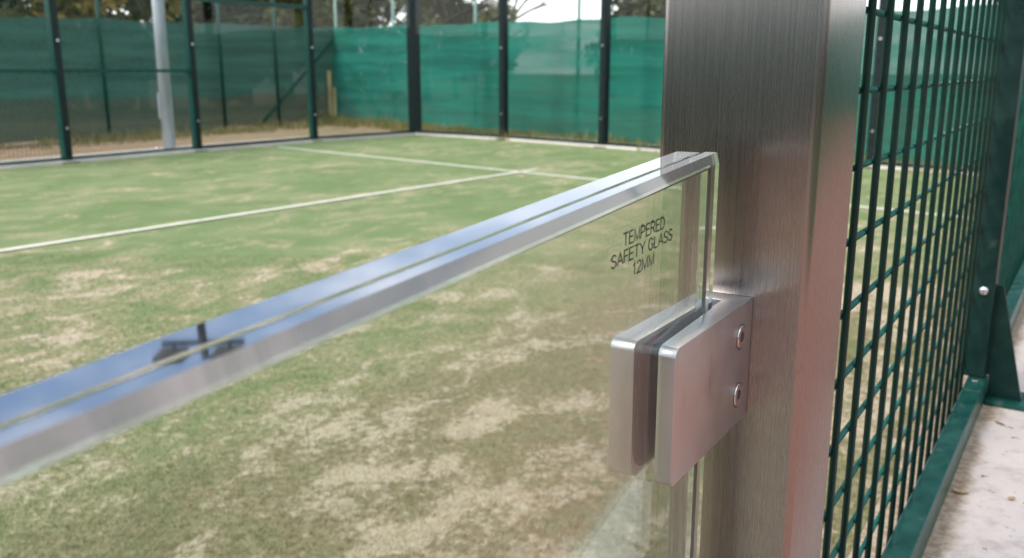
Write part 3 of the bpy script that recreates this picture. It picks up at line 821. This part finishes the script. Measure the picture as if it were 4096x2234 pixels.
p0 = a2 + nL * 0.07 + dL * 0.1
tubeobj('brace', (p0.x, p0.y, 1.75), (p0.x + dL.x * 2.4, p0.y + dL.y * 2.4, 0.0), 0.030, M['green_dark'], rootL)
b3e = b2e + Vector((0.874, -0.486)) * 24
windbreak('windbreak_fence', b2e, b3e, [0.02, 0.14, 0.26, 0.38, 0.5, 0.62, 0.74, 0.86, 0.98], M['net_dark'],
    'dark green windbreak net fence closing the near end of the court', 2.1, 2.1, 0.0, 0.0, 8, M['green_dark'], -1)
st = empty('wooden_stake', (WC.x - 0.02, WC.y - 0.32, -0.05)); tag(st, 'pale weathered wooden stake at the corner of the windbreaks', 'stake')
boxobj('stake_board', (-0.075, 0.01, -0.04, 0.04, 0.0, 1.15), M['wood'], st, 0.006)
boxobj('stake_board', (0.03, 0.10, -0.03, 0.03, 0.0, 0.78), M['wood'], st, 0.006)

# dry weeds along the kerb and the windbreaks
def tufts(name, spots, label):
    Vs, Fs, To = [], [], []
    for (x, y, s, nb) in spots:
        for _ in range(nb):
            an = random.uniform(0, 6.28); ln = random.uniform(0.08, 0.22) * s; w = random.uniform(0.004, 0.009) * s
            bx, by = x + random.gauss(0, 0.07 * s), y + random.gauss(0, 0.07 * s)
            tx, ty = bx + math.cos(an) * ln * 0.6, by + math.sin(an) * ln * 0.6
            i0 = len(Vs); pw = random.uniform(0, 6.28)
            Vs += [(bx - w * math.cos(pw), by - w * math.sin(pw), -0.05), (bx + w * math.cos(pw), by + w * math.sin(pw), -0.05), (tx, ty, ln - 0.04)]
            Fs.append((i0, i0 + 1, i0 + 2)); To.append(random.random())
    tag(link(name, arrays_mesh(name, np.array(Vs), np.array(Fs), np.array(To)), M['weed']), label, 'weeds', kind='stuff')
sp_ = []
for i in range(420):
    s = random.random(); p = WC.lerp(b, s) - nR * -1 * 0 + Vector((random.gauss(-0.2, 0.35), random.gauss(-0.3, 0.35))); sp_.append((p.x, p.y, random.uniform(0.6, 1.3), 26))
for i in range(260):
    s = random.random(); p = WC.lerp(b2_, s) + Vector((random.uniform(0.0, 1.3), random.uniform(-0.8, 0.3))); sp_.append((p.x, p.y, random.uniform(0.5, 1.1), 18))
tufts('weeds', sp_, 'dry straw coloured weeds along the foot of the windbreaks')

# ------------------------------------------------------------------ trees and background
def leaf_cloud(name, centres, nleaf, size, mat, parent, seed):
    r_ = np.random.default_rng(seed); cs = np.array([c[:3] for c in centres]); rs = np.array([c[3] for c in centres])
    w = rs ** 2; pick = r_.choice(len(cs), nleaf, p=w / w.sum())
    u = r_.normal(size=(nleaf, 3)); u /= np.linalg.norm(u, axis=1)[:, None]
    rad = rs[pick] * (0.35 + 0.72 * r_.random(nleaf) ** 0.55)
    P = cs[pick] + u * rad[:, None] * np.array([1, 1, 0.82])
    n1 = r_.normal(size=(nleaf, 3)); n1 /= np.linalg.norm(n1, axis=1)[:, None]
    n2 = np.cross(n1, r_.normal(size=(nleaf, 3))); n2 /= np.linalg.norm(n2, axis=1)[:, None]
    s = size * r_.uniform(0.55, 1.35, nleaf)[:, None]
    V = np.empty((nleaf * 4, 3)); V[0::4] = P - n1 * s; V[1::4] = P + n2 * s * 0.45; V[2::4] = P + n1 * s; V[3::4] = P - n2 * s * 0.45
    tone = np.clip(r_.normal(0.45, 0.22, nleaf) + r_.normal(0, 0.22, len(cs))[pick], 0, 1)
    return link(name, arrays_mesh(name, V, np.arange(nleaf * 4).reshape(-1, 4), tone), mat, parent)
def limbs(bm, p, d, ln, r, depth, tips, spread=0.55, minr=0.012):
    q = p + d * ln; tube(bm, p, q, r, r * 0.68, 6 if depth > 1 else 4, cap=False)
    if depth == 0 or r < minr: tips.append(q); return
    for _ in range(random.choice((2, 3))):
        nd = (d + Vector((random.gauss(0, spread), random.gauss(0, spread), random.gauss(0.12, 0.3)))).normalized()
        limbs(bm, q, nd, ln * random.uniform(0.62, 0.86), r * 0.66, depth - 1, tips, spread, minr)
    tips.append(q)
def tree(name, x, y, h, cr, mat, label, seed, nleaf=5000, leaf=0.16, cat='tree', trunk_h=None, depth=4, group='trees behind the windbreaks', low=0.25):
    random.seed(seed)
    root = empty(name, (x, y, -0.05)); tag(root, label, cat, group)
    bm = bmesh.new(); tips = []
    th = trunk_h or h * 0.28
    limbs(bm, Vector((0, 0, 0)), Vector((random.gauss(0, .04), random.gauss(0, .04), 1)).normalized(), th, max(0.07, h * 0.022), depth, tips)
    bm_obj('trunk', bm, M['bark'], root)
    if nleaf:
        cs = []
        for i in range(26):
            a_ = random.uniform(0, 6.28); rr = cr * math.sqrt(random.random()) * 0.8
            zz_ = h * random.uniform(low, 0.92); f_ = math.sin(math.pi * min(1, max(0.12, (zz_ / h - low * 0.5) / (1.05 - low * 0.5)))) ** 0.6
            cs.append((rr * f_ * math.cos(a_), rr * f_ * math.sin(a_), zz_, cr * random.uniform(0.22, 0.42)))
        leaf_cloud('crown', cs, nleaf, leaf, mat, root, seed)
    return root
TREES = [
 ('evergreen_tree', -15.8, 24.0, 6.5, 2.3, 'leaf_dark', 'dark evergreen tree behind the windbreak at the left edge', 21, 8200, 0.17),
 ('evergreen_tree', -13.4, 26.0, 7.2, 2.4, 'leaf_dark', 'dark evergreen tree above the leftmost green post', 22, 8600, 0.17),
 ('yellowing_tree', -11.3, 24.2, 5.6, 1.7, 'leaf_yellow', 'yellowing tree between the leftmost post and grey pole', 23, 2600, 0.15),
 ('evergreen_tree', -10.9, 27.5, 7.0, 2.3, 'leaf_dark', 'dark evergreen tree behind the yellowing tree and grey pole', 24, 8600, 0.17),
 ('yellowing_tree', -9.3, 25.4, 4.6, 1.1, 'leaf_yellow', 'smaller yellowing tree just beside the grey pole', 25, 1500, 0.13),
 ('evergreen_tree', -9.1, 29.0, 7.0, 1.9, 'leaf_dark', 'dark evergreen tree behind the post between glass and mesh', 26, 8200, 0.17),
 ('broadleaf_tree', -7.1, 30.0, 5.0, 1.5, 'leaf_mid', 'bushy green tree seen through the lower glass pane', 27, 2600, 0.15),
 ('broadleaf_tree', -5.0, 33.0, 4.2, 2.1, 'leaf_mid', 'green bush behind the windbreak corner', 28, 3200, 0.15),
 ('thin_tree', -3.1, 34.0, 7.5, 2.4, 'leaf_grey', 'sparse grey olive tree behind the corner post', 29, 6200, 0.12),
 ('thin_tree', -0.9, 36.0, 7.0, 2.0, 'leaf_grey', 'sparse twiggy tree right of the corner post', 30, 2600, 0.12),
 ('broadleaf_tree', -0.5, 33.0, 3.6, 0.9, 'leaf_grey', 'low olive bush showing beside the second back post', 31, 1400, 0.12),
]
TREES += [
 ('broadleaf_tree', -7.6, 36.0, 6.2, 2.0, 'leaf_mid', 'leafy tree in front of the added pale house wall', 37, 5200, 0.15),
 ('broadleaf_tree', -8.2, 29.0, 5.2, 1.5, 'leaf_mid', 'olive green tree beside the post between glass and mesh', 32, 4200, 0.14),
 ('broadleaf_tree', -6.6, 33.5, 6.0, 1.6, 'leaf_grey', 'grey olive tree beside the first side wall post', 33, 3800, 0.13),
 ('evergreen_tree', -17.5, 22.5, 6.0, 2.2, 'leaf_dark', 'dark evergreen tree cut by the left picture edge', 34, 4200, 0.17),
 ('broadleaf_tree', -2.3, 38.0, 5.6, 1.7, 'leaf_grey', 'leafy grey green tree just right of the corner post', 35, 5200, 0.13),
 ('broadleaf_tree', -12.4, 21.5, 4.4, 1.6, 'leaf_mid', 'mid green shrubby tree right above the dark windbreak', 36, 4200, 0.14),
]
for nm, x, y, h, cr_, mt, lb, sd, nl, lf in TREES:
    tree(nm, x, y, h, cr_, M[mt], lb, sd, nl, lf, depth=5 if nm == 'thin_tree' else 4, low=0.06 if nm == 'evergreen_tree' else 0.2)
tree('round_bush', 4.25, 29.5, 3.35, 1.85, M['leaf_dark'], 'round dark bush rising above the teal windbreak', 40, 9000, 0.11, 'bush', 0.5, 3, low=0.12)
for i, (x, y) in enumerate([(-9.6, 33.0), (-7.9, 32.0), (-6.0, 36.0)]):
    tree('bare_tree', x, y, 7.5, 1.5, None, ['bare brown tree trunk nearest the side wall pane post', 'bare branching tree in front of the added pale house', 'bare tree beside the added pale house gable'][i], 50 + i, 0, 0.1, depth=6, trunk_h=2.6)

# added house behind the trees, its pale grey standing for sky mirrored in glass
hs = empty('house', (-12.2, 44.0, -0.05), R(-6)); tag(hs, 'added pale grey rendered house half hidden behind the trees, standing for sky mirrored in the glass panes', 'house')
boxobj('wall', (-3.0, 2.9, 0, 7.0, 0, 5.2), M['render'], hs)
bm = bmesh.new()
A_ = [bm.verts.new(c) for c in ((-3.3, -0.3, 5.201), (3.2, -0.3, 5.201), (3.2, 3.5, 7.6), (-3.3, 3.5, 7.6), (-3.3, 7.3, 5.201), (3.2, 7.3, 5.201))]
for f in ((0, 1, 2, 3), (3, 2, 5, 4), (0, 3, 4), (1, 5, 2), (0, 4, 5, 1)): bm.faces.new([A_[i] for i in f])
bm_obj('roof', bm, M['slate'], hs)
for wx in (-1.9, 0.0, 1.9):
    w_ = boxobj('window', (wx - 0.55, wx + 0.55, -0.03, 0.02, 2.4, 3.8), M['line'], hs)
    boxobj('pane', (wx - 0.47, wx + 0.47, -0.045, -0.032, 2.48, 3.72), M['win'], w_)

# hedge beyond the paved path
hd = empty('hedge', fl(6.4, 0, SLAB), -YAW); tag(hd, 'clipped dark green hedge beyond the paved path', 'hedge')
cs = [(random.uniform(-0.25, 0.25), yv, random.uniform(0.25, 1.0), random.uniform(0.3, 0.42)) for yv in np.linspace(-8, 20, 130)]
leaf_cloud('foliage', cs, 30000, 0.07, M['leaf_dark'], hd, 61)
boxobj('stem', (-0.12, 0.12, -8, 20, 0.0, 1.0), M['bark'], hd)

# fallen leaves and crumbs of soil on the walkway
k = Mat('dry_leaf').s(Roughness=0.8)
k.set('Base Color', k.mix(k.ramp(k.noise(k.coord('Object'), 300, 3), 0.3, 0.7), (0.36, 0.24, 0.11), (0.52, 0.38, 0.20))); M['dry_leaf'] = k.m
def fallen_leaf(x, y, rz, sz, label):
    bm = bmesh.new(); n_ = 9
    rows = []
    for i in range(n_):
        t = i / (n_ - 1); w = math.sin(math.pi * (0.04 + 0.92 * t)) ** 0.8 * 0.32 * sz
        z = 0.0012 + 0.16 * sz * (t - 0.5) ** 2
        rows.append([bm.verts.new((-w, (t - 0.5) * sz, z + 0.10 * sz)), bm.verts.new((0, (t - 0.5) * sz, z)), bm.verts.new((w, (t - 0.5) * sz, z + 0.07 * sz))])
    for a_, b_ in zip(rows[:-1], rows[1:]):
        bm.faces.new((a_[0], a_[1], b_[1], b_[0])); bm.faces.new((a_[1], a_[2], b_[2], b_[1]))
    o_ = bm_obj('fallen_leaf', bm, M['dry_leaf'], None, True)
    o_.location = fl(x, y, SLAB + 0.0002); o_.rotation_euler = (0, 0, rz)
    tag(o_, label, 'leaf', 'fallen leaves on the walkway')
fallen_leaf(0.032, 0.548, 0.9, 0.016, 'curled tan leaf lying beside the green bottom rail')
fallen_leaf(0.079, 0.560, 2.2, 0.010, 'small dry leaf out on the concrete walkway')

# unseen hedge added to darken what the steel post mirrors
rh = empty('hedge', (b2e.x, b2e.y, -0.05), math.atan2(-0.486, 0.874)); tag(rh, 'unseen dark hedge added behind the near end windbreak to darken the steel reflection', 'hedge')
cs = [(xv, -1.2 + random.uniform(-0.3, 0.3), random.uniform(0.3, 1.5), random.uniform(0.5, 0.8)) for xv in np.linspace(-6, 30, 120)]
leaf_cloud('foliage', cs, 26000, 0.15, M['leaf_dark'], rh, 62)  # foliage of the added unseen hedge
boxobj('stem', (-6, 30, -1.4, -1.1, 0.0, 1.6), M['bark'], rh)  # stem of the added unseen hedge
